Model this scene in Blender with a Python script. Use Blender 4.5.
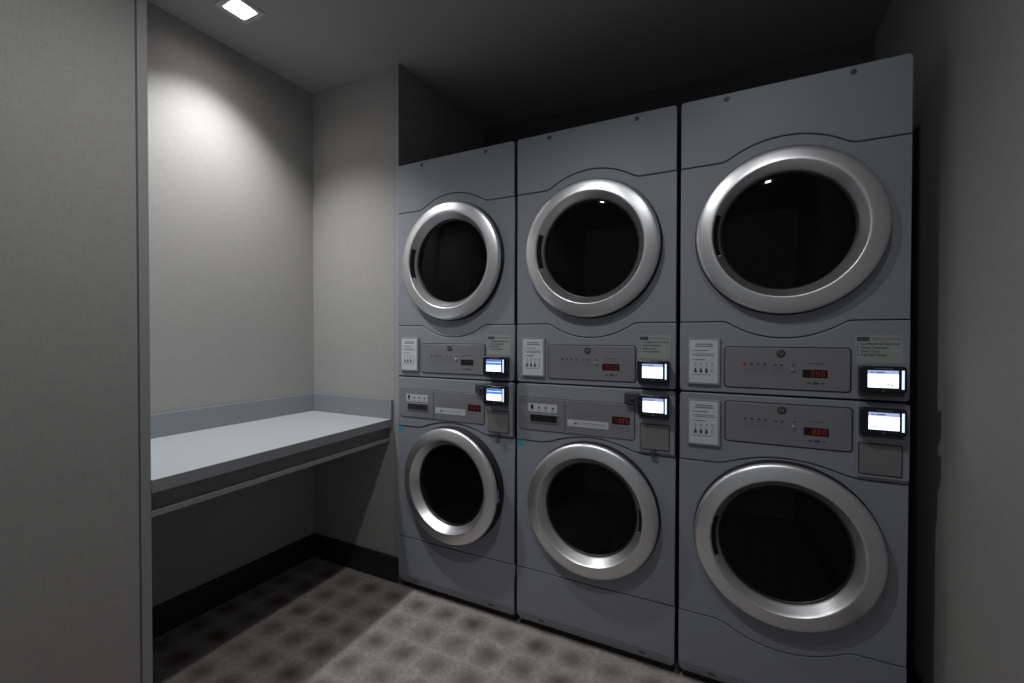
import bpy, bmesh, math, random
from mathutils import Vector, Matrix

for o in list(bpy.data.objects):
    bpy.data.objects.remove(o, do_unlink=True)
S = bpy.context.scene
COL = S.collection
random.seed(4)

# ------------------------------------------------------------------ camera, world, exposure
F_PX, YAW, PITCH, ROLL = 449.66, -0.473373, -0.01193, 0.0009
CAM = Vector((1.43762, -1.63402, 1.18712))
fw = Vector((math.sin(YAW) * math.cos(PITCH), math.cos(YAW) * math.cos(PITCH), math.sin(PITCH)))
rt = Vector((math.cos(YAW), -math.sin(YAW), 0))
up = rt.cross(fw)
r2 = rt * math.cos(ROLL) + up * math.sin(ROLL)
u2 = up * math.cos(ROLL) - rt * math.sin(ROLL)
cam = bpy.data.cameras.new('camera')
cam.sensor_fit = 'HORIZONTAL'
cam.sensor_width = 36
cam.lens = F_PX / 1024 * 36
cam.clip_start = 0.02
co = bpy.data.objects.new('camera', cam)
COL.objects.link(co)
M = Matrix((r2, u2, -fw)).transposed().to_4x4()
M.translation = CAM
co.matrix_world = M
S.camera = co

w = bpy.data.worlds.new('world')
S.world = w
w.use_nodes = True
w.node_tree.nodes['Background'].inputs[0].default_value = (0.93, 0.97, 1.0, 1)
w.node_tree.nodes['Background'].inputs[1].default_value = 0.13      # soft frontal fill, added through the open end behind the viewer
S.view_settings.view_transform = 'Standard'
S.view_settings.look = 'None'
S.view_settings.gamma = 1
S.view_settings.use_curve_mapping = False
S.view_settings.exposure = 0.0

ZC = 2.478                      # ceiling height
XR = 1.94                       # right wall
XL = -0.612                     # left wall of the folding alcove
LAMPS = [((-0.335, -0.53), 64.0, 108, 1.0), ((0.73, -1.08), 31.0, 143, 0.8), ((1.45, -1.20), 9.0, 112, 0.9)]
AIMS = [(0, 0, -1), (0, 0, -1), (0.36, 0.75, -0.80)]      # the third lamp's tilt is added to brighten the right side, not the counter   # xy, watts, cone, blend
LAMP_COLOR = (0.995, 0.995, 1.0)

# ------------------------------------------------------------------ materials
def new_mat(name):
    m = bpy.data.materials.new(name)
    m.use_nodes = True
    nt = m.node_tree
    return m, nt, nt.nodes['Principled BSDF']

class NB:
    """tiny node helper"""
    def __init__(s, nt): s.nt = nt
    def n(s, t, **k):
        x = s.nt.nodes.new(t)
        for a, b in k.items(): setattr(x, a, b)
        return x
    def put(s, sock, v):
        if isinstance(v, bpy.types.NodeSocket): s.nt.links.new(v, sock)
        else: sock.default_value = v
    def m(s, op, a, b=0.0, c=0.0):
        x = s.n('ShaderNodeMath', operation=op)
        s.put(x.inputs[0], a); s.put(x.inputs[1], b); s.put(x.inputs[2], c)
        return x.outputs[0]
    def mix(s, f, a, b, mode='MIX'):
        x = s.n('ShaderNodeMix', data_type='RGBA', blend_type=mode)
        s.put(x.inputs[0], f); s.put(x.inputs[6], a); s.put(x.inputs[7], b)
        return x.outputs[2]
    def ramp(s, v, lo, hi):
        x = s.n('ShaderNodeMapRange', interpolation_type='SMOOTHSTEP')
        s.put(x.inputs[0], v); x.inputs[1].default_value = lo; x.inputs[2].default_value = hi
        return x.outputs[0]
    def noise(s, vec, scale=5.0, detail=2.0, rough=0.5):
        x = s.n('ShaderNodeTexNoise')
        s.put(x.inputs['Vector'], vec)
        x.inputs['Scale'].default_value = scale
        x.inputs['Detail'].default_value = detail
        x.inputs['Roughness'].default_value = rough
        return x.outputs['Fac']
    def coord(s): return s.n('ShaderNodeTexCoord').outputs['Object']
    def scale(s, v, sc):
        x = s.n('ShaderNodeVectorMath', operation='MULTIPLY')
        s.put(x.inputs[0], v); x.inputs[1].default_value = sc
        return x.outputs[0]
    def bump(s, h, strength, dist):
        x = s.n('ShaderNodeBump')
        x.inputs['Strength'].default_value = strength
        x.inputs['Distance'].default_value = dist
        s.put(x.inputs['Height'], h)
        return x.outputs[0]

def c4(c): return (c[0], c[1], c[2], 1)

def simple(name, col, rough=0.5, metal=0.0, spec=0.5, mottled=0.06, nscale=40, coat=0.0):
    m, nt, b = new_mat(name)
    nb = NB(nt)
    n = nb.noise(nb.coord(), nscale, 3)
    a = c4([x * (1 - mottled) for x in col]); d = c4([min(1, x * (1 + mottled)) for x in col])
    nb.put(b.inputs['Base Color'], nb.mix(n, a, d))
    b.inputs['Roughness'].default_value = rough
    b.inputs['Metallic'].default_value = metal
    b.inputs['Specular IOR Level'].default_value = spec
    b.inputs['Coat Weight'].default_value = coat
    return m

def fabric_wall(name, col):
    m, nt, b = new_mat(name)
    nb = NB(nt)
    P = nb.coord()
    v = nb.noise(nb.scale(P, (420, 420, 26)), 1.0, 3, 0.6)
    h = nb.noise(nb.scale(P, (26, 26, 420)), 1.0, 3, 0.6)
    big = nb.noise(P, 6.0, 2)
    t = nb.m('ADD', nb.m('MULTIPLY', v, 0.5), nb.m('MULTIPLY', h, 0.5))
    t2 = nb.m('ADD', nb.ramp(t, 0.3, 0.7), nb.m('MULTIPLY', nb.m('SUBTRACT', big, 0.5), 0.3))
    nb.put(b.inputs['Base Color'], nb.mix(t2, c4([x * 0.92 for x in col]), c4([x * 1.07 for x in col])))
    b.inputs['Roughness'].default_value = 0.85
    b.inputs['Specular IOR Level'].default_value = 0.15
    nb.put(b.inputs['Normal'], nb.bump(t, 0.35, 0.0009))
    return m

def brushed(name, col, rough, metal, axis=(8, 8, 500), amp=0.08):
    m, nt, b = new_mat(name)
    nb = NB(nt)
    n = nb.noise(nb.scale(nb.coord(), axis), 1.0, 2)
    nb.put(b.inputs['Base Color'], nb.mix(n, c4([x * (1 - amp) for x in col]), c4([x * (1 + amp) for x in col])))
    b.inputs['Roughness'].default_value = rough
    b.inputs['Metallic'].default_value = metal
    return m

def emit(name, col, strength):
    m, nt, b = new_mat(name)
    b.inputs['Base Color'].default_value = (0.02, 0.02, 0.02, 1)
    b.inputs['Emission Color'].default_value = c4(col)
    b.inputs['Emission Strength'].default_value = strength
    return m

def floor_mat():
    m, nt, b = new_mat('mottled_plank_vinyl')
    nb = NB(nt)
    P = nb.coord()
    warp = nb.n('ShaderNodeTexNoise'); nb.put(warp.inputs['Vector'], P)
    warp.inputs['Scale'].default_value = 14
    off = nb.n('ShaderNodeVectorMath', operation='SUBTRACT'); nb.put(off.inputs[0], warp.outputs['Color']); off.inputs[1].default_value = (.5, .5, .5)
    offs = nb.scale(off.outputs[0], (.035, .035, 0))
    Q = nb.n('ShaderNodeVectorMath', operation='ADD'); nb.put(Q.inputs[0], P); nb.put(Q.inputs[1], offs)
    def cells(vec):
        sx = nb.n('ShaderNodeSeparateXYZ'); nb.put(sx.inputs[0], vec)
        return (nb.m('DIVIDE', nb.m('SUBTRACT', sx.outputs[0], 0.10), 0.1435),
                nb.m('DIVIDE', nb.m('ADD', sx.outputs[1], 0.004), 0.1315))
    u, v = cells(Q.outputs[0])
    u0, v0 = cells(P)
    du = nb.m('SUBTRACT', nb.m('FRACT', u), 0.5); dv = nb.m('SUBTRACT', nb.m('FRACT', v), 0.5)
    d = nb.m('SQRT', nb.m('ADD', nb.m('MULTIPLY', du, du), nb.m('MULTIPLY', dv, dv)))
    ci = nb.n('ShaderNodeCombineXYZ'); nb.put(ci.inputs[0], nb.m('FLOOR', u0)); nb.put(ci.inputs[1], nb.m('FLOOR', v0))
    wn = nb.n('ShaderNodeTexWhiteNoise', noise_dimensions='2D'); nb.put(wn.inputs[0], ci.outputs[0])
    k = nb.m('ADD', 0.58, nb.m('MULTIPLY', wn.outputs['Value'], 0.42))
    blot = nb.m('MULTIPLY', nb.m('SUBTRACT', 1.0, nb.ramp(d, 0.0, 0.60)), k)
    fine = nb.noise(P, 60, 5, 0.7)
    fleck = nb.noise(P, 18, 4, 0.65)
    warm = nb.noise(P, 5, 2)
    base = nb.mix(nb.ramp(fine, 0.3, 0.7), (0.315, 0.288, 0.275, 1), (0.445, 0.413, 0.396, 1))
    base = nb.mix(nb.ramp(fleck, 0.5, 0.75), base, (0.52, 0.495, 0.475, 1))
    sc = nb.n('ShaderNodeSeparateColor'); nb.put(sc.inputs[0], wn.outputs['Color'])
    dark = nb.mix(sc.outputs[1], (0.118, 0.078, 0.074, 1), (0.112, 0.097, 0.088, 1))
    colr = nb.mix(blot, base, dark)
    # thin joints: every row, and every third cell staggered by row pair
    fv = nb.m('ABSOLUTE', nb.m('SUBTRACT', nb.m('FRACT', nb.m('DIVIDE', v0, 2.0)), 0.5))
    jv = nb.m('GREATER_THAN', fv, 0.494)
    row = nb.m('FLOOR', nb.m('DIVIDE', v0, 2.0))
    u3 = nb.m('DIVIDE', nb.m('ADD', u0, nb.m('MULTIPLY', row, 1.0)), 3.0)
    fu = nb.m('ABSOLUTE', nb.m('SUBTRACT', nb.m('FRACT', u3), 0.5))
    ju = nb.m('GREATER_THAN', fu, 0.4955)
    j = nb.m('MAXIMUM', jv, ju)
    colr = nb.mix(nb.m('MULTIPLY', j, nb.m('MULTIPLY', fleck, 0.85)), colr, (0.56, 0.53, 0.51, 1))
    nb.put(b.inputs['Base Color'], colr)
    b.inputs['Roughness'].default_value = 0.62
    b.inputs['Specular IOR Level'].default_value = 0.25
    nb.put(b.inputs['Normal'], nb.bump(nb.m('SUBTRACT', fine, nb.m('MULTIPLY', j, 0.5)), 0.25, 0.002))
    return m

def glass_mat():
    m, nt, b = new_mat('smoked_door_glass')
    nb = NB(nt)
    n = nb.noise(nb.coord(), 3.0, 1)
    nb.put(b.inputs['Base Color'], nb.mix(n, (0.004, 0.004, 0.005, 1), (0.007, 0.007, 0.008, 1)))
    b.inputs['Roughness'].default_value = 0.04
    b.inputs['Specular IOR Level'].default_value = 0.22
    tr = nt.nodes.new('ShaderNodeBsdfTransparent'); tr.inputs[0].default_value = (0.5, 0.5, 0.52, 1)
    mx = nt.nodes.new('ShaderNodeMixShader'); mx.inputs[0].default_value = 0.72
    nt.links.new(tr.outputs[0], mx.inputs[1]); nt.links.new(b.outputs[0], mx.inputs[2])
    nt.links.new(mx.outputs[0], nt.nodes['Material Output'].inputs[0])
    return m

def screen_mat(name, strength, tint):
    m, nt, b = new_mat(name)
    nb = NB(nt)
    n = nb.noise(nb.coord(), 25, 1)
    nb.put(b.inputs['Emission Color'], nb.mix(n, c4(tint), (0.92, 0.95, 1, 1)))
    b.inputs['Emission Strength'].default_value = strength
    b.inputs['Base Color'].default_value = (0.02, 0.02, 0.02, 1)
    b.inputs['Roughness'].default_value = 0.1
    return m

MT = dict(
    wall=fabric_wall('beige_woven_wallcovering', (0.37, 0.364, 0.355)),
    ceil=simple('matte_ceiling_paint', (0.37, 0.37, 0.37), 0.9, spec=0.2, mottled=0.03),
    floor=floor_mat(),
    base=simple('black_rubber_base', (0.022, 0.022, 0.022), 0.55),
    shadewall=simple('shade_toned_recess_wall', (0.11, 0.11, 0.11), 0.9, spec=0.1, mottled=0.03),  # shade of the unlit recess put into the wall colour
    groove=simple('groove_shade_strip', (0.12, 0.12, 0.12), 0.8, mottled=0.03),  # dark tone standing in for the shade of the groove beside the guards
    guard=simple('grey_corner_guard', (0.345, 0.342, 0.34), 0.5, mottled=0.04),
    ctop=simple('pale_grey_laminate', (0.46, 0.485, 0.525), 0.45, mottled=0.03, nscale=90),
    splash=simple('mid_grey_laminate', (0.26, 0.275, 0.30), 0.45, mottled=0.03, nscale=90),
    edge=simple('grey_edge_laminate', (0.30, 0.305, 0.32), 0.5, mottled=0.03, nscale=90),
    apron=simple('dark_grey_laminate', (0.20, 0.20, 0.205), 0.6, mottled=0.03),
    body=simple('grey_appliance_enamel', (0.290, 0.305, 0.342), 0.5, metal=0.1, mottled=0.025, nscale=12),
    side=simple('dark_cabinet_steel', (0.10, 0.105, 0.11), 0.5, metal=0.2),
    plate=brushed('brushed_control_plate', (0.26, 0.265, 0.28), 0.42, 0.3, (6, 500, 500), 0.06),
    ring=brushed('satin_silver_door_trim', (0.86, 0.87, 0.89), 0.36, 0.95, (30, 30, 30), 0.03),
    black=simple('black_plastic', (0.012, 0.012, 0.013), 0.35),
    soft=simple('black_rubber_gasket', (0.010, 0.010, 0.010), 0.7),
    dgrey=simple('charcoal_plastic', (0.055, 0.056, 0.06), 0.45),
    navy=simple('dark_navy_reader_shell', (0.010, 0.013, 0.024), 0.25),
    glass=glass_mat(),
    drum=brushed('perforated_drum_steel', (0.05, 0.05, 0.052), 0.45, 0.8),
    paper=simple('printed_white_card', (0.62, 0.66, 0.70), 0.5, mottled=0.03),
    acrylic=simple('clear_acrylic_holder', (0.30, 0.32, 0.34), 0.2, mottled=0.03),
    ink=simple('dark_print', (0.06, 0.07, 0.09), 0.6),
    midink=simple('grey_print', (0.20, 0.20, 0.21), 0.6),
    sticker=simple('silver_grey_sticker', (0.36, 0.37, 0.37), 0.5, mottled=0.03),
    label=simple('pale_icon_label', (0.55, 0.57, 0.59), 0.5, mottled=0.03),
    blue=simple('bright_blue_sticker', (0.05, 0.33, 0.48), 0.5),
    coin=simple('grey_coin_plate', (0.245, 0.24, 0.24), 0.42, metal=0.3, mottled=0.03),
    led=emit('red_led_segment', (1.0, 0.05, 0.03), 0.10),
    leddim=emit('dim_red_led_segment', (1.0, 0.05, 0.03), 0.07),
    redlens=simple('dark_red_display_window', (0.022, 0.004, 0.005), 0.2),
    screen=screen_mat('lit_reader_screen', 2.2, (0.72, 0.8, 1.0)),
    header=emit('screen_header', (0.45, 0.55, 1.0), 0.8),
    bluehead=emit('screen_blue_header', (0.12, 0.32, 0.9), 0.75),
    bar=emit('reader_light_bar', (0.62, 0.76, 1.0), 1.4),
    lens=emit('lit_downlight_lens', (1.0, 0.99, 0.97), 50.0),
    softlens=emit('faint_downlight_lens', (1.0, 0.99, 0.97), 4.0),
    trim=simple('white_fixture_trim', (0.5, 0.5, 0.5), 0.4),
    chrome=brushed('chrome_metal', (0.6, 0.6, 0.6), 0.2, 1.0),
)

# ------------------------------------------------------------------ mesh helpers
def link(name, me, mat, parent=None, kind=None):
    o = bpy.data.objects.new(name, me)
    COL.objects.link(o)
    if mat is not None:
        me.materials.clear(); me.materials.append(mat)
    if parent: o.parent = parent
    if kind: o['kind'] = kind
    return o

def mesh_from(bm, name, smooth=False):
    me = bpy.data.meshes.new(name)
    bmesh.ops.recalc_face_normals(bm, faces=bm.faces)
    bm.to_mesh(me); bm.free()
    if smooth:
        for p in me.polygons: p.use_smooth = True
    return me

def add_box(bm, x0, x1, y0, y1, z0, z1, bev=0.0):
    r = bmesh.ops.create_cube(bm, size=1)
    vs = r['verts']
    for v in vs:
        v.co = Vector((x0 + (v.co.x + .5) * (x1 - x0), y0 + (v.co.y + .5) * (y1 - y0), z0 + (v.co.z + .5) * (z1 - z0)))
    if bev > 0:
        es = list({e for v in vs for e in v.link_edges})
        bmesh.ops.bevel(bm, geom=es, offset=bev, segments=2, profile=0.5, affect='EDGES')

def box(name, mat, x0, x1, y0, y1, z0, z1, bev=0.0, parent=None, kind=None, off=None):
    bm = bmesh.new()
    add_box(bm, x0, x1, y0, y1, z0, z1, bev)
    if off is not None: bmesh.ops.translate(bm, verts=bm.verts, vec=off)
    return link(name, mesh_from(bm, name), mat, parent, kind)

def rr(x0, x1, z0, z1, r=0.0, n=5):
    if r <= 0: return [(x0, z0), (x1, z0), (x1, z1), (x0, z1)]
    P = []
    for cx, cz, a in ((x1 - r, z0 + r, -90), (x1 - r, z1 - r, 0), (x0 + r, z1 - r, 90), (x0 + r, z0 + r, 180)):
        for i in range(n + 1):
            t = math.radians(a + 90 * i / n)
            P.append((cx + r * math.cos(t), cz + r * math.sin(t)))
    return P

def circle(cx, cz, r, n=96):
    return [(cx + r * math.cos(2 * math.pi * i / n), cz + r * math.sin(2 * math.pi * i / n)) for i in range(n)]

def fill(name, outline, holes, thick, bev):
    """2D outline with holes -> slab mesh; front face at local +z = thick"""
    cu = bpy.data.curves.new(name, 'CURVE')
    cu.dimensions = '2D'; cu.fill_mode = 'BOTH'
    for pts in [outline] + list(holes):
        s = cu.splines.new('POLY'); s.points.add(len(pts) - 1)
        for p, q in zip(s.points, pts): p.co = (q[0], q[1], 0, 1)
        s.use_cyclic_u = True
    cu.extrude = thick / 2 - bev
    cu.bevel_depth = bev; cu.bevel_resolution = 2
    cu.offset = -bev
    o = bpy.data.objects.new(name, cu); COL.objects.link(o)
    dg = bpy.context.evaluated_depsgraph_get()
    me = bpy.data.meshes.new_from_object(o.evaluated_get(dg))
    bpy.data.objects.remove(o, do_unlink=True); bpy.data.curves.remove(cu)
    me.name = name
    for v in me.vertices: v.co.z += thick / 2
    return me

def slab(outline, yfront, thick, bev=0.0, holes=(), name='slab', off=(0, 0, 0)):
    """upright slab in the xz plane, front face towards -y at y = yfront"""
    me = fill(name, outline, holes, thick, bev)
    for v in me.vertices:
        x, y, z = v.co
        v.co = (x + off[0], yfront + thick - z + off[1], y + off[2])
    return me

def lathe(profile, cx, cz, n=96, off=(0, 0, 0), close=False, name='lathe'):
    """profile of (r, y) turned about the y axis"""
    bm = bmesh.new(); rings = []
    for r, y in profile:
        if r < 1e-6:
            rings.append([bm.verts.new((cx + off[0], y + off[1], cz + off[2]))])
        else:
            rings.append([bm.verts.new((cx + r * math.cos(2 * math.pi * i / n) + off[0], y + off[1],
                                        cz + r * math.sin(2 * math.pi * i / n) + off[2])) for i in range(n)])
    prs = list(zip(rings, rings[1:]))
    if close: prs.append((rings[-1], rings[0]))
    for a, b in prs:
        for i in range(n):
            j = (i + 1) % n
            if len(a) == 1 and len(b) == 1: continue
            if len(a) == 1: bm.faces.new((a[0], b[i], b[j]))
            elif len(b) == 1: bm.faces.new((a[i], a[j], b[0]))
            else: bm.faces.new((a[i], a[j], b[j], b[i]))
    return mesh_from(bm, name, True)

def rects(rs, y, th=0.0005, off=(0, 0, 0), name='print'):
    bm = bmesh.new()
    for x0, x1, z0, z1 in rs: add_box(bm, x0, x1, y - th, y, z0, z1)
    bmesh.ops.translate(bm, verts=bm.verts, vec=off)
    return mesh_from(bm, name)

def text(s, x, z, size, y, off=(0, 0, 0), align='LEFT', width=None):
    cu = bpy.data.curves.new('txt', 'FONT')
    cu.body = s; cu.size = size; cu.align_x = align; cu.extrude = 0.0002; cu.offset = 0.00022
    cu.resolution_u = 3
    o = bpy.data.objects.new('txt', cu); COL.objects.link(o)
    dg = bpy.context.evaluated_depsgraph_get()
    me = bpy.data.meshes.new_from_object(o.evaluated_get(dg))
    bpy.data.objects.remove(o, do_unlink=True); bpy.data.curves.remove(cu)
    k = 1.0
    if width:
        xs = [v.co.x for v in me.vertices]; k = width / (max(xs) - min(xs))
    for v in me.vertices:
        a, b, c = v.co
        v.co = (x + a * k + off[0], y - c + off[1], z + b + off[2])
    return me

def join_meshes(ms, name):
    bm = bmesh.new()
    for m in ms: bm.from_mesh(m)
    me = bpy.data.meshes.new(name); bm.to_mesh(me); bm.free()
    return me

def empty(name, loc, label, cat, group=None):
    o = bpy.data.objects.new(name, None); COL.objects.link(o)
    o.empty_display_size = 0.1
    o.location = loc
    o['label'] = label; o['category'] = cat
    if group: o['group'] = group
    return o

# ------------------------------------------------------------------ room shell
YF = -2.7                       # room end behind the viewer, left open to admit the added fill
YB = 0.82                       # wall behind the machines
YW = 0.03                       # face of the short wing wall beside the machines
XC = -0.022                     # corner line of wing wall and near wall
YN = -0.987                      # where the near wall starts
box('floor', MT['floor'], XL - .15, XR + .12, YF, YB + .12, -0.1, 0.0, kind='structure')
hole = 0.058
ce = fill('ceiling', [(XL - .15, YF), (XR + .12, YF), (XR + .12, YB + .12), (XL - .15, YB + .12)],
          [rr(x - hole, x + hole, y - hole, y + hole) for (x, y), _, _, _ in LAMPS], 0.02, 0.0)
for v in ce.vertices: v.co.z += ZC
link('ceiling', ce, MT['ceil'], kind='structure')
box('wall_left', MT['wall'], XL - .12, XL, YN - .02, YW + .02, 0, ZC, kind='structure')
box('wall_wing', MT['wall'], XL - .12, XC, YW, YB, 0, ZC, 0.0, kind='structure')
box('wall_near', MT['wall'], XL - .12, XC, YF, YN, 0, ZC, 0.0, kind='structure')
box('wall_right', MT['wall'], XR, XR + .12, YF, YB + .12, 0, ZC, kind='structure')
box('wall_back', MT['shadewall'], XC, XR, YB, YB + .12, 0, ZC, kind='structure')
BH = 0.125
box('baseboard_wing', MT['base'], XL + .009, XC, YW - .009, YW, 0, BH, 0.002, kind='structure')
box('baseboard_left', MT['base'], XL, XL + .009, YN + .0, YW, 0, BH, 0.002, kind='structure')
box('baseboard_near', MT['base'], XC, XC + .009, YF, YN, 0, BH, 0.002, kind='structure')
box('baseboard_right', MT['base'], XR - .009, XR, YF, YB, 0, BH, 0.002, kind='structure')
def guard(name, corner, sx, sy, z0):
    # L shaped corner guard hugging a corner: leg along x (towards -x) and leg along y
    bm = bmesh.new(); t = .0025; L = 0.021
    x, y = corner
    add_box(bm, x - L, x + t, min(y, y + sy * t), max(y, y + sy * t), z0, ZC)
    add_box(bm, x, x + t, min(y, y - sy * L), max(y, y - sy * L), z0, ZC)
    link(name, mesh_from(bm, name), MT['guard'], kind='structure')
for nm, x0_, x1_, y0_, y1_, z_ in (('trim_3', XC - .0240, XC - .0210, YW - .0012, YW, BH), ('trim_4', XC, XC + .0012, YN - .0250, YN - .0210, BH)):
    box(nm, MT['groove'], x0_, x1_, y0_, y1_, z_, ZC, kind='structure')
guard('trim_1', (XC, YW), 1, -1, BH)
guard('trim_2', (XC, YN), 1, 1, BH)

# ------------------------------------------------------------------ ceiling lights
for i, ((lx, ly), watts, cone, blend) in enumerate(LAMPS):
    lab = ['small square recessed ceiling downlight glowing white above the folding counter',
           'square recessed ceiling downlight over the aisle in front of the left and middle stacks',
           'square recessed ceiling downlight over the aisle near the right wall'][i]
    L = empty('ceiling_downlight', (lx, ly, ZC), lab, 'ceiling light', 'recessed square downlights')
    # trim frame
    fr = fill('trim_frame', rr(-.064, .064, -.064, .064, .003, 3), [rr(-.044, .044, -.044, .044, .008, 4)], 0.004, 0.001)
    for v in fr.vertices: v.co.z -= 0.004
    link('trim_frame', fr, MT['trim'], L)
    # tapered reflector can
    bm = bmesh.new()
    a = [bm.verts.new((x * .0485, y * .0485, -.002)) for x, y in ((-1, -1), (1, -1), (1, 1), (-1, 1))]
    b = [bm.verts.new((x * .040, y * .040, .034)) for x, y in ((-1, -1), (1, -1), (1, 1), (-1, 1))]
    c = [bm.verts.new((x * .0435, y * .0435, .034)) for x, y in ((-1, -1), (1, -1), (1, 1), (-1, 1))]
    d = [bm.verts.new((x * .052, y * .052, -.002)) for x, y in ((-1, -1), (1, -1), (1, 1), (-1, 1))]
    for p, q in ((a, b), (b, c), (c, d), (d, a)):
        for k in range(4): bm.faces.new((p[k], p[(k + 1) % 4], q[(k + 1) % 4], q[k]))
    link('reflector', mesh_from(bm, 'reflector'), MT['trim'], L)
    box('lens', MT['lens' if i == 0 else 'softlens'], -.0405, .0405, -.0405, .0405, .022, .032, .002, L)
    ld = bpy.data.lights.new('downlight_lamp', 'SPOT')
    ld.energy = watts; ld.color = LAMP_COLOR
    ld.spot_size = math.radians(cone); ld.spot_blend = blend
    ld.shadow_soft_size = 0.035
    lo = bpy.data.objects.new('downlight_lamp', ld); COL.objects.link(lo)
    lo.location = (lx, ly, ZC - 0.004)
    lo.rotation_euler = Vector(AIMS[i]).to_track_quat('-Z', 'Y').to_euler()

# ------------------------------------------------------------------ folding counter
YN2 = YN + .001
ctr = empty('folding_counter', ((XL - .02) / 2, -.48, 0.68),
            'grey laminate laundry folding counter built into the alcove beside the machines', 'counter')
co_off = (-ctr.location.x, -ctr.location.y, -ctr.location.z)
CF = -0.010                     # front edge of the counter
CT = 0.788
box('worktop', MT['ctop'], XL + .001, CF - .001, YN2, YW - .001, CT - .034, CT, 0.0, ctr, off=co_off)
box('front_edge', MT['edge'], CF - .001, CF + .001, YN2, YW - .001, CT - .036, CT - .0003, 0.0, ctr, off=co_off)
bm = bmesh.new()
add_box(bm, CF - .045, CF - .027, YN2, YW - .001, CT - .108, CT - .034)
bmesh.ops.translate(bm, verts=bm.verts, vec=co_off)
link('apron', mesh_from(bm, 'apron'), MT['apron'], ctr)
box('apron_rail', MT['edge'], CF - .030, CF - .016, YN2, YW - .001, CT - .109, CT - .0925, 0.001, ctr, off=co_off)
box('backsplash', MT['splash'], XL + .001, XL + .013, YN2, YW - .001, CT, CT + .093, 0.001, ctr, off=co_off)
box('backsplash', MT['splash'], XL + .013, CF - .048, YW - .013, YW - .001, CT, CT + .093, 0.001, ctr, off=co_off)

# the front of the counter is not quite square to the alcove: it drops back towards the machines
for ch in ctr.children:
    if ch.name.split('.')[0] != 'backsplash':
        for v in ch.data.vertices:
            if v.co.x + ctr.location.x > -.3:
                v.co.x -= .052 * (v.co.y + ctr.location.y - YN) / (YW - YN)

# ------------------------------------------------------------------ laundry machines
W, GAP = 0.611, 0.0127
ZS = 1.0                        # seam between lower and upper machines
ZTOP = 1.98
ZB = 0.032
DEPTH = 0.70
UC = 0.306                      # door centre across the front

def bump_line(z0, peak, hw, xs0=0.0, xs1=W, soft=.02, n=150):
    """horizontal seam that swells in an arc by (peak - z0) around the door centre, its two corners softened"""
    h = abs(peak - z0); sg = 1 if peak > z0 else -1
    r = (hw * hw + h * h) / (2 * h)
    def raw(x):
        d = x - UC
        return z0 if abs(d) >= hw else z0 + sg * (math.sqrt(r * r - d * d) - (r - h))
    P = []
    for i in range(n + 1):
        x = xs0 + (xs1 - xs0) * i / n
        P.append((x, sum(raw(x + soft * j / 6) for j in range(-6, 7)) / 13))
    return P

SEG = {'0': 'abcdef', '1': 'bc', '2': 'abged', '3': 'abgcd', '4': 'fgbc', '5': 'afgcd', '6': 'afgedc', '7': 'abc', '8': 'abcdefg', '9': 'abfgcd', '-': 'g', ' ': ''}
def digits(s, x0, x1, z0, z1):
    n = len(s.replace('.', '')); cw = (x1 - x0) / n; out = []; i = 0
    t = (z1 - z0) * 0.13
    for ch in s:
        if ch == '.':
            xx = x0 + i * cw - cw * .13
            out.append((xx - t * .6, xx + t * .6, z0, z0 + t * 1.2)); continue
        a = x0 + i * cw + cw * .14; b = x0 + (i + 1) * cw - cw * .22; zm = (z0 + z1) / 2
        R = {'a': (a, b, z1 - t, z1), 'd': (a, b, z0, z0 + t), 'g': (a, b, zm - t / 2, zm + t / 2),
             'f': (a, a + t, zm, z1), 'b': (b - t, b, zm, z1), 'e': (a, a + t, z0, zm), 'c': (b - t, b, z0, zm)}
        out += [R[k] for k in SEG[ch]]; i += 1
    return out

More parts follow.
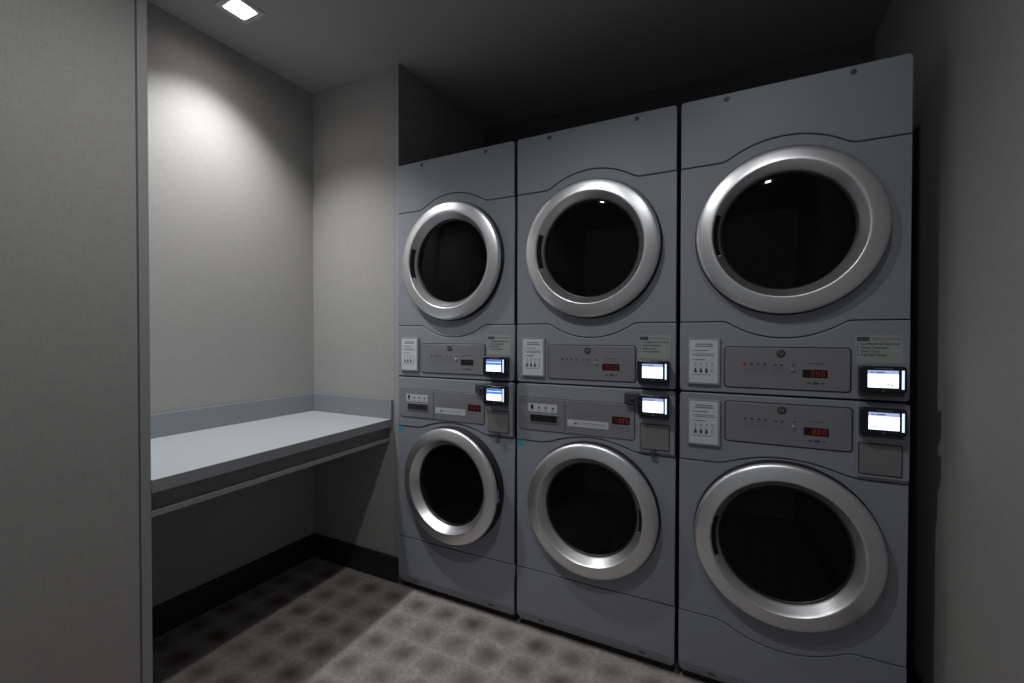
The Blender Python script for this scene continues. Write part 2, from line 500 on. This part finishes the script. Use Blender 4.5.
def machine(idx, level, label, cat, group, style, display, lit, ajar=0.0, bluetint=False, hotdot=False):
    """one laundry machine. style 'dryer' (flat control plate) or 'washer' (detergent drawer, inset panel)"""
    x0 = idx * (W + GAP)
    zb = ZS + .003 if level == 'upper' else 0.0
    base = (x0 + W / 2, 0.36, zb)
    root = empty(cat, base, label, cat, group)
    off = (-W / 2, -0.36, -zb)
    A = lambda name, me, mat, par=root, lab=None: _add(name, me, mat, par, lab)
    def _add(name, me, mat, par, lab):
        o = link(name, me, mat, par)
        if lab: o['label'] = lab
        return o
    def prints(name, rs, y, th, mat, par):
        """printed marks; marks further than 2 cm apart become prints of their own"""
        rs = list(rs); grp = list(range(len(rs)))
        for i in range(len(rs)):
            for j in range(i):
                a, b = rs[i], rs[j]
                gx = max(0, max(a[0], b[0]) - min(a[1], b[1])); gz = max(0, max(a[2], b[2]) - min(a[3], b[3]))
                if math.hypot(gx, gz) < .0195 and grp[i] != grp[j]:
                    old, new = grp[i], grp[j]
                    grp = [new if q == old else q for q in grp]
        for q in sorted(set(grp)):
            A(name, rects([r_ for r_, k_ in zip(rs, grp) if k_ == q], y, th, off), mat, par)
    up_ = level == 'upper'
    z_lo, z_hi = (ZS + .003, ZTOP) if up_ else (ZB, ZS - .003)
    dz = 1.513 if up_ else (0.5395 if style == 'dryer' else 0.538)
    dx = UC if style == 'dryer' else 0.309
    R = 0.2555 if style == 'dryer' else 0.2505
    # --- cabinet: an open fronted steel box
    bm = bmesh.new(); t = .004; e = .002
    add_box(bm, e, e + t, .016, DEPTH, z_lo, z_hi - .002)
    add_box(bm, W - e - t, W - e, .016, DEPTH, z_lo, z_hi - .002)
    add_box(bm, e + t, W - e - t, .016, DEPTH, z_hi - .006, z_hi - .002)
    add_box(bm, e + t, W - e - t, .016, DEPTH, z_lo, z_lo + .004)
    add_box(bm, e + t, W - e - t, DEPTH - .004, DEPTH, z_lo + .004, z_hi - .006)
    bmesh.ops.translate(bm, verts=bm.verts, vec=off)
    A('cabinet', mesh_from(bm, 'cabinet'), MT['side'])
    # black inner liner behind the panel joints
    A('front_liner', slab(rr(.008, W - .008, z_lo + .006, z_hi - .008), .0165, .004, 0, [circle(dx, dz, R - .012)], off=off), MT['soft'])
    # --- front panels with seams that follow the door
    g = .0016
    hole_c = circle(dx, dz, R - .008)
    x_a, x_b = .0005, W - .0005
    if up_:
        arch = bump_line(1.756, 1.811, .168, x_a, x_b, .016)
        dip = bump_line(1.235, 1.182, .163, x_a, x_b, .012)
        top_o = [(x_a, z) for z in ()] + [(x, z + g) for x, z in arch]
        r = .010
        top_o = top_o + [(x_b, z_hi - r), (x_b - .003, z_hi - .003), (x_b - r, z_hi), (x_a + r, z_hi), (x_a + .003, z_hi - .003), (x_a, z_hi - r)]
        tp = A('top_panel', slab(top_o, 0.0, .016, .0025, off=off), MT['body'])
        mid = [(x, z + g) for x, z in dip] + [(x, z - g) for x, z in reversed(arch)]
        A('front_panel', slab(mid, 0.001, .015, .002, [hole_c], off=off), MT['body'])
        cp_o = [(x, z - g) for x, z in reversed(dip)] + [(x_a, z_lo + r), (x_a + .003, z_lo + .003), (x_a + r, z_lo), (x_b - r, z_lo), (x_b - .003, z_lo + .003), (x_b, z_lo + r)]
        cp = A('control_panel', slab(cp_o, -0.001, .017, .0025, off=off), MT['body'])
        for sx in (.140, .475):
            s_ = A('screw', lathe([(0, -.0005), (.0045, -.0012), (.0062, -.0008), (.0075, .0005), (.0085, -.0006), (.0095, .0003)], sx, 1.961, 24, off), MT['dgrey'], tp)
    else:
        arch = bump_line(.768, .805, .172, x_a, x_b, .03)
        dip = bump_line(.246, .194, .172, x_a, x_b, .02) if style == 'dryer' else [(x_a, .250), (.2, .248), (.35, .247), (x_b, .249)]
        r = .010
        cp_o = [(x, z + g) for x, z in arch] + [(x_b, z_hi - r), (x_b - .003, z_hi - .003), (x_b - r, z_hi), (x_a + r, z_hi), (x_a + .003, z_hi - .003), (x_a, z_hi - r)]
        cp = A('control_panel', slab(cp_o, -0.002, .018, .003, off=off), MT['body'])
        mid = [(x, z + g) for x, z in dip] + [(x, z - g) for x, z in reversed(arch)]
        A('front_panel', slab(mid, 0.001, .015, .002, [hole_c], off=off), MT['body'])
        kp = [(x, z - g) for x, z in reversed(dip)] + [(x_a, .070), (x_b, .070)]
        A('kick_panel', slab(kp, 0.0, .016, .0008, off=off), MT['body'])
        # sloping toe strip under the kick panel, with two clips
        bm = bmesh.new()
        v = [bm.verts.new(p) for p in ((x_a, .0, .070), (x_b, .0, .070), (x_b - .001, .004, .05), (x_b - .012, .013, z_lo), (x_a + .012, .013, z_lo), (x_a + .001, .004, .05))]
        q = [bm.verts.new((p.co.x, .018, p.co.z)) for p in v]
        bm.faces.new(v[0:3] + [v[5]]); bm.faces.new([v[5], v[2], v[3], v[4]]); bm.faces.new(q[::-1])
        for k in range(6): bm.faces.new((v[k], v[(k + 1) % 6], q[(k + 1) % 6], q[k]))
        bmesh.ops.translate(bm, verts=bm.verts, vec=off)
        ts = A('toe_strip', mesh_from(bm, 'toe_strip'), MT['body'])
        for sx in (.105, .50):
            bm = bmesh.new(); add_box(bm, sx - .012, sx + .012, .001, .008, .050, .057, .001)
            add_box(bm, sx - .006, sx + .006, -.001, .008, .052, .0555, .0005)
            bmesh.ops.translate(bm, verts=bm.verts, vec=off)
            A('clip', mesh_from(bm, 'clip'), MT['dgrey'], ts)
        bm = bmesh.new(); add_box(bm, .012, W - .012, .030, .045, .004, ZB + .004)  # black strip added to keep the gap under the machine dark
        bmesh.ops.translate(bm, verts=bm.verts, vec=off)
        A('toe_gap_shade', mesh_from(bm, 'toe_gap_shade'), MT['soft'])
        for lx in (.05, W - .05):
            for ly in (.09, DEPTH - .06):
                bm = bmesh.new()
                bmesh.ops.create_cone(bm, cap_ends=True, segments=20, radius1=.024, radius2=.020, depth=.010, matrix=Matrix.Translation((lx, ly, .005)))
                bmesh.ops.create_cone(bm, cap_ends=True, segments=14, radius1=.008, radius2=.008, depth=.030, matrix=Matrix.Translation((lx, ly, .022)))
                bmesh.ops.translate(bm, verts=bm.verts, vec=off)
                A('levelling_foot', mesh_from(bm, 'levelling_foot'), MT['soft'])
    # --- drum seen dimly through the glass
    dr = [(R - .03, .03), (R - .03, .10), (.235, .12), (.235, .52), (.20, .54), (0, .54)]
    A('drum', lathe(dr, dx, dz, 64, off), MT['drum'])
    A('door_gasket', lathe([(R + .004, .003), (R + .004, -.0035), (R + .001, -.006), (R - .002, -.0065), (R - .0035, -.008), (R - .004, -.015), (R - .02, -.016), (R - .03, .004), (R - .03, .022)], dx, dz, 96, off), MT['soft'])
    # --- door, its origin on the hinge side
    hx = (dx - R + .01) if style == 'washer' else (dx + R - .01)
    if ajar:
        sgn = 1 if style == 'dryer' else -1
    hoff = (-hx, .014, -dz)
    k = R / .2555
    gr = .182 if style == 'dryer' else .175
    prof = [(R - .022, -.0165), (R - .006, -.0165), (R - .0015, -.0185), (R, -.0225), (R - .0012, -.0285), (R - .0050, -.0330), (R - .0105, -.0358),
            (R - .020, -.0385), (R - .030, -.0411), (R - .040, -.0434), (R - .0475, -.0448), (R - .0497, -.0446), (R - .0512, -.0430)]
    r1, y1, y2 = R - .0512, -.0430, -.0085 if style == 'dryer' else -.006
    for i in range(1, 6):
        tt = i / 5
        prof.append((r1 + (gr - r1) * tt, y1 + tt * (y2 - y1)))
    prof.append((gr - .001, .002))
    prof += [(gr - .002, .006), (gr - .002, .010), (gr + .01, .010), (R - .035, -.012)]
    door = A('door', lathe(prof, dx, dz, 128, hoff, True), MT['ring'])
    door.location = (hx + off[0], -.014 + off[1], dz + off[2])
    if ajar: door.rotation_euler = (0, 0, math.radians(-ajar if style == 'washer' else ajar))
    gp = [(gr, y2 + .008), (gr - .004, y2 + .004), (gr - .006, y2 + .0035), (gr * .8, y2), (gr * .5, y2 - .0045), (gr * .25, y2 - .0065), (0, y2 - .007)]
    A('door_glass', lathe(gp, dx, dz, 96, hoff), MT['glass'], door)
    A('glass_rim', lathe([(gr + .0015, y2 - .0015), (gr - .001, y2 - .001), (gr - .0045, y2 + .0015), (gr - .006, y2 + .005)], dx, dz, 96, hoff), MT['black'], door)
    # finger slot set in the inside face of the ring, on the side away from the hinge
    a0 = 180 if style == 'dryer' else 0
    span = 19 if style == 'dryer' else 12
    bm = bmesh.new()
    def slot_pt(ang, f, lift):
        rr_ = r1 + (gr - r1) * f; yy = y1 + f * (y2 - y1)
        nrm = (-(y2 - y1), -(r1 - gr)); L_ = math.hypot(*nrm)
        rr_ += lift * nrm[0] / L_; yy += lift * nrm[1] / L_
        return (dx + rr_ * math.cos(ang) + hoff[0], yy + hoff[1], dz + rr_ * math.sin(ang) + hoff[2])
    N = 16; prev = None
    for i in range(N + 1):
        ang = math.radians(a0 - span + 2 * span * i / N)
        cur = [bm.verts.new(slot_pt(ang, f, l)) for f, l in ((.10, -.001), (.10, .0008), (.35, .0008), (.62, .0008), (.62, -.001))]
        if prev:
            for j in range(4): bm.faces.new((prev[j], prev[j + 1], cur[j + 1], cur[j]))
        else: bm.faces.new(cur)
        prev = cur
    bm.faces.new(prev[::-1])
    A('finger_slot', mesh_from(bm, 'finger_slot'), MT['black'], door)
    bm = bmesh.new(); aa = math.radians(a0 + (span + 1.2 if style == 'dryer' else -span - 1.2))
    c0 = Vector(slot_pt(aa, .45, .0012))
    bmesh.ops.create_icosphere(bm, subdivisions=2, radius=.0034, matrix=Matrix.Translation(c0))
    A('slot_end_pin', mesh_from(bm, 'slot_end_pin', True), MT['chrome'], door)
    if style == 'washer':
        # latch striker on the door side of the gap
        bm = bmesh.new()
        add_box(bm, dx + R - .012 + hoff[0], dx + R - .001 + hoff[0], -.0168 + hoff[1], .0 + hoff[1], -.030, -.012, .002)
        add_box(bm, dx + R - .010 + hoff[0], dx + R - .003 + hoff[0], -.0168 + hoff[1], -.004 + hoff[1], -.012, .022, .0015)
        A('door_latch', mesh_from(bm, 'door_latch'), MT['chrome'], door)
    # --- left: instruction card in a holder
    yp = -0.001 if up_ else -0.002           # face of the control panel
    if style == 'dryer':
        if up_:
            cx0, cx1, cz0, cz1 = (.0245, .126, 1.0265, 1.181)
        else:
            cx0, cx1, cz0, cz1 = (.0255, .1275, .8235, .977)
        ch = A('card_holder', slab(rr(cx0, cx1, cz0, cz1, .003, 3), yp - .010, .010, .002, off=off), MT['acrylic'])
        ix0, ix1, iz0, iz1 = cx0 + .007, cx1 - .007, cz0 + .006, cz1 - .006
        A('printed_card', rects([(ix0, ix1, iz0, iz1)], yp - .0102, .0006, off), MT['paper'], ch)
        iw, ih = ix1 - ix0, iz1 - iz0
        P = lambda a, b, c, d: (ix0 + a * iw, ix0 + b * iw, iz1 - d * ih, iz1 - c * ih)
        pr = [P(.22, .82, .085, .11), P(.20, .84, .135, .16),
              P(.10, .16, .235, .255), P(.19, .66, .235, .255), P(.10, .16, .33, .35), P(.19, .86, .315, .332), P(.19, .9, .355, .372),
              P(.10, .16, .455, .475), P(.19, .56, .45, .472), P(.12, .78, .805, .818)]
        pk = []
        for j in range(4):
            cxx = .22 + j * .195
            pk += [P(cxx - .025, cxx + .025, .54, .565)]
            pr += [P(cxx - .05, cxx + .05, .60, .612)]
            if j < 3:
                pk += [P(cxx - .05, cxx + .05, .70, .765), P(cxx - .028, cxx + .028, .655, .70)]
            else:
                pr += [P(cxx - .035, cxx - .02, .65, .765), P(cxx + .02, cxx + .035, .65, .765), P(cxx - .035, cxx + .035, .755, .765)]
        prints('card_text', pr, yp - .0108, .0004, MT['midink'], ch)
        prints('card_pictures', pk, yp - .0108, .0004, MT['ink'], ch)
        # --- control plate
        if up_: px0, px1, pz0, pz1 = (.1405, .4735, 1.0235, 1.151)
        else: px0, px1, pz0, pz1 = (.143, .4785, .848, .9745)
        A('plate_surround', slab(rr(px0 - .004, px1 + .004, pz0 - .004, pz1 + .004, .012), yp - .0006, .002, .0003, off=off), MT['dgrey'])
        cpl = A('control_plate', slab(rr(px0, px1, pz0, pz1, .009), yp - .0045, .005, .0015, off=off), MT['plate'])
        yq = yp - .0047
        pw, ph = px1 - px0, pz1 - pz0
        Q = lambda a, b, c, d: (px0 + a * pw, px0 + b * pw, pz1 - d * ph, pz1 - c * ph)
        # round badge
        bx, bz = px0 + .47 * pw, pz1 - .135 * ph
        bd = A('badge', lathe([(0, yq - .002), (.0095, yq - .002), (.0122, yq - .0014), (.0125, yq)], bx, bz, 32, off), MT['dgrey'], cpl)
        prints('badge_mark', [(bx - .0045, bx - .0025, bz - .005, bz + .005), (bx - .0045, bx + .004, bz - .005, bz - .003), (bx - .0005, bx + .006, bz - .001, bz + .0008), (bx + .004, bx + .006, bz - .004, bz + .005)], yq - .002, .0004, MT['midink'], cpl)
        # indicator icons and their captions
        ic = []
        for j in range(4):
            a = .172 + j * .056
            ic += [Q(a - .012, a + .012, .395, .435), Q(a - .006, a + .006, .37, .395)]
        for a in (.425, .475): ic += [Q(a - .012, a + .012, .40, .44)]
        ic += [Q(.56, .585, .385, .415), Q(.68, .80, .355, .37), Q(.725, .77, .80, .86), Q(.68, .71, .815, .85), Q(.785, .81, .815, .85)]
        prints('control_icons', ic, yq, .0003, MT['ink'], cpl)
        cap = []
        for j in range(4):
            a = .172 + j * .056
            for rrw in (.515, .555, .60): cap += [Q(a - .022, a + .02, rrw, rrw + .016)]
        for rrw in (.515, .555, .60): cap += [Q(.405, .495, rrw, rrw + .015)]
        cap += [Q(.15, .365, .475, .488)]
        prints('control_captions', cap, yq, .0003, MT['midink'], cpl)
        A('start_button', lathe([(0, yq - .003), (.0055, yq - .003), (.007, yq - .0015), (.0072, yq)], px0 + .567 * pw, pz1 - .53 * ph, 24, off), MT['chrome'], cpl)
        if hotdot:
            A('indicator_lamp', lathe([(0, yq - .001), (.0045, yq - .0008), (.005, yq)], px0 + .172 * pw, pz1 - .41 * ph, 20, off), MT['leddim'], cpl)
        dd = Q(.643, .833, .51, .70)
        A('display_window', rects([dd], yq, .0008, off), MT['redlens'] if lit else MT['black'], cpl)
        if display:
            sx = dd[1] - dd[0]; sz = dd[3] - dd[2]
            prints('display_digits', digits(display, dd[0] + sx * .12, dd[1] - sx * .06, dd[2] + sz * .2, dd[3] - sz * .2), yq - .0008, .0004, MT['led'] if lit > 1 else MT['leddim'], cpl)
    else:
        # --- washer: recessed band with drawer, labels and display
        rim = A('panel_surround', slab(rr(.012, .474, .812, .944, .010), yp - .0006, .002, .0004, off=off), MT['dgrey'])
        pan = A('control_plate', slab(rr(.0145, .4715, .8145, .9415, .008), yp - .003, .004, .001, off=off), MT['plate'])
        yq = yp - .0032
        A('panel_divider', rects([(.2075, .2095, .818, .938)], yq, .0006, off), MT['dgrey'], pan)
        A('icon_label', rects([(.0535, .1765, .8875, .9205)], yq, .0005, off), MT['label'], pan)
        ic = []
        for j in range(4):
            a = .070 + j * .0295
            ic += [(a - .006, a + .006, .9065, .9085), (a - .004, a + .004, .901, .906), (a - .0065, a + .0065, .8925, .8945)]
            if j == 0: ic += [(a - .006, a + .006, .898, .916)]
        prints('label_icons', ic, yq - .0005, .0003, MT['ink'], pan)
        dr_ = A('detergent_drawer', slab(rr(.060, .180, .846, .881, .003, 3), yq - .003, .004, .0012, off=off), MT['plate'])
        A('drawer_grip', slab(rr(.064, .176, .850, .877, .002, 3), yq - .0036, .003, .0005, off=off), MT['black'], dr_)
        A('instruction_strip', rects([(.219, .378, .8435, .8695)], yq, .0005, off), MT['label'], pan)
        tx = [(.245, .258, .852, .860), (.262, .266, .852, .860)]
        for j in range(9):
            a = .275 + j * .0105
            tx += [(a, a + .0075, .858, .8605), (a, a + .006, .852, .854)]
        prints('strip_text', tx, yq - .0005, .0003, MT['midink'], pan)
        cap = []
        for j in range(5):
            a = .243 + j * .0225
            cap += [(a, a + .014, .896, .899), (a + .003, a + .011, .904, .9075), (a, a + .012, .887, .8895)]
        cap += [(.355, .372, .896, .8985), (.235, .385, .8805, .882), (.40, .45, .8995, .9015), (.415, .435, .853, .858)]
        prints('control_captions', cap, yq, .0003, MT['midink'], pan)
        dd = (.391, .4555, .867, .8945)
        A('display_window', rects([dd], yq, .0008, off), MT['redlens'], pan)
        sx = dd[1] - dd[0]; sz = dd[3] - dd[2]
        prints('display_digits', digits(display, dd[0] + sx * .12, dd[1] - sx * .06, dd[2] + sz * .2, dd[3] - sz * .2), yq - .0008, .0004, MT['led'] if lit > 1 else MT['leddim'], pan)
        A('blue_sticker', rects([(.004, .031, .744, .7685)], .001, .0006, off), MT['blue'])
    # --- right: reader column, instruction sticker, card reader
    if up_:
        sx0, sx1, sz0, sz1 = .4855, .594, 1.109, 1.190
        st = A('instruction_sticker', rects([(sx0, sx1, sz0, sz1)], yp, .0005, off), MT['sticker'])
        A('sticker_heading', rects([(sx0 + .003, sx0 + .033, sz1 - .0165, sz1 - .004)] , yp - .0005, .0003, off), MT['ink'], st)
        ms = [text('INSTRUCTIONS', sx0 + .037, sz1 - .0145, .0115, yp - .0006, off, width=.066)]
        A('heading_text', join_meshes(ms, 'heading_text'), MT['midink'], st)
        ms = []
        for j, (s, wd) in enumerate((('Load Machine & Close Door', .089), ('Choose Temperature', .064), ('Insert Card', .043), ('Press Start Button', .060))):
            zz = sz1 - .027 - j * .0108
            ms += [text(str(j + 1), sx0 + .003, zz, .0092, yp - .0006, off), text(s, sx0 + .0125, zz, .0092, yp - .0006, off, width=wd)]
        A('sticker_text', join_meshes(ms, 'sticker_text'), MT['ink'], st)
        rx0, rx1, rz0, rz1 = .488, .594, 1.029, 1.104
    else:
        # raised column carrying the reader and the coin plate
        A('reader_column', slab(rr(.4885, .6095, .779, .9945, .004, 3), yp - .008, .010, .002, off=off), MT['body'])
        pz0, pz1 = .790, .878
        A('coin_surround', slab(rr(.4925, .594, pz0 - .002, pz1 + .002, .003, 3), yp - .009, .002, .0003, off=off), MT['dgrey'])
        A('coin_plate', slab(rr(.4955, .591, pz0 + .001, pz1 - .001, .003, 3), yp - .012, .004, .001, off=off), MT['coin'])
        if style == 'washer':
            A('coin_latch', slab(rr(.528, .548, .768, .788, .003, 3), yp - .016, .016, .002, off=off), MT['dgrey'])
            mb = A('reader_mount', slab(rr(.440, .492, .946, .986, .003, 3), yp - .026, .026, .003, off=off), MT['dgrey'])
            A('key_lock', lathe([(0, yp - .0285), (.006, yp - .0285), (.0075, yp - .026)], .470, .963, 24, off), MT['black'], mb)
        rx0, rx1, rz0, rz1 = .4905, .595, .911, .986
    # card reader: wedge shell with face, screen and side light bar
    ry = yp - .045
    bm = bmesh.new()
    lo_, hi_ = (.004, 0.0) if up_ else (0.0, .004)
    add_box(bm, rx0 + .003, rx1 - .003, ry + .010, yp - .0002, rz0 - .010, rz1 - .002, .004)
    bmesh.ops.translate(bm, verts=bm.verts, vec=off)
    rd = A('card_reader', mesh_from(bm, 'card_reader'), MT['dgrey'])
    A('reader_face', slab(rr(rx0, rx1, rz0, rz1, .009), ry, .014, .004, off=off), MT['navy'], rd)
    sx0, sx1, sz0, sz1 = rx0 + .0185, rx0 + .0865, rz0 + .015, rz0 + .063
    yf = ry - .0004
    A('screen', rects([(sx0, sx1, sz0, sz1)], yf, .0005, off), MT['screen'], rd)
    A('screen_header', rects([(sx0, sx1, sz1 - .010, sz1)] + ([(sx0, sx1, sz1 - .022, sz1 - .0115)] if bluetint else []), yf - .0005, .0003, off), MT['bluehead'] if bluetint else MT['header'], rd)
    sw = sx1 - sx0; q0 = .62 if up_ else .12
    prints('screen_text', [(sx0 + sw * .25, sx0 + sw * .55, sz1 - .0065, sz1 - .004), (sx0 + sw * q0, sx0 + sw * (q0 + .12), sz0 + .008, sz0 + .0105),
                            (sx0 + sw * (q0 + .13), sx0 + sw * (q0 + .2), sz0 + .006, sz0 + .009), (sx0 + sw * .08, sx0 + sw * .2, sz1 - .0065, sz1 - .004)] +
                           ([] if up_ else [(sx0 + sw * .42, sx0 + sw * .52, sz0 + .007, sz0 + .0095)]), yf - .0009, .0003, MT['midink'], rd)
    A('light_bar', rects([(rx1 - .0125, rx1 - .0070, rz0 + .012, rz0 + .064)], yf, .0005, off), MT['bar'], rd)
    prints('reader_print', [(rx0 + .035 + j * .005, rx0 + .0385 + j * .005, rz1 - .008, rz1 - .0055) for j in range(8)] + [(rx0 + .05, rx0 + .056, rz0 + .005, rz0 + .0075)], yf, .0002, MT['midink'], rd)
    return root

GU = 'dryers on top of the stacks'
machine(0, 'upper', 'grey front-loading dryer on top of the left stack, nearest the fabric wall, its display dark', 'dryer', GU, 'dryer', None, 0, bluetint=True)
machine(1, 'upper', 'grey front-loading dryer on top of the middle stack, between the two other upper dryers', 'dryer', GU, 'dryer', '200', 1)
machine(2, 'upper', 'grey front-loading dryer topping the right stack, largest in view, red indicator lit', 'dryer', GU, 'dryer', ' 200', 1, hotdot=True)
GL = 'washers at the bottom of the stacks'
machine(0, 'lower', 'grey front-loading washer at the bottom of the left stack, door slightly ajar, beside the counter', 'washer', GL, 'washer', '3.25', 1, ajar=3.0, bluetint=True)
machine(1, 'lower', 'grey front-loading washer with detergent drawer and closed door at the bottom of the middle stack', 'washer', GL, 'washer', '-3.25', 2)
machine(2, 'lower', 'grey front-loading dryer at the bottom of the right stack, with framed card and no drawer', 'dryer', None, 'dryer', ' 2.00', 2)
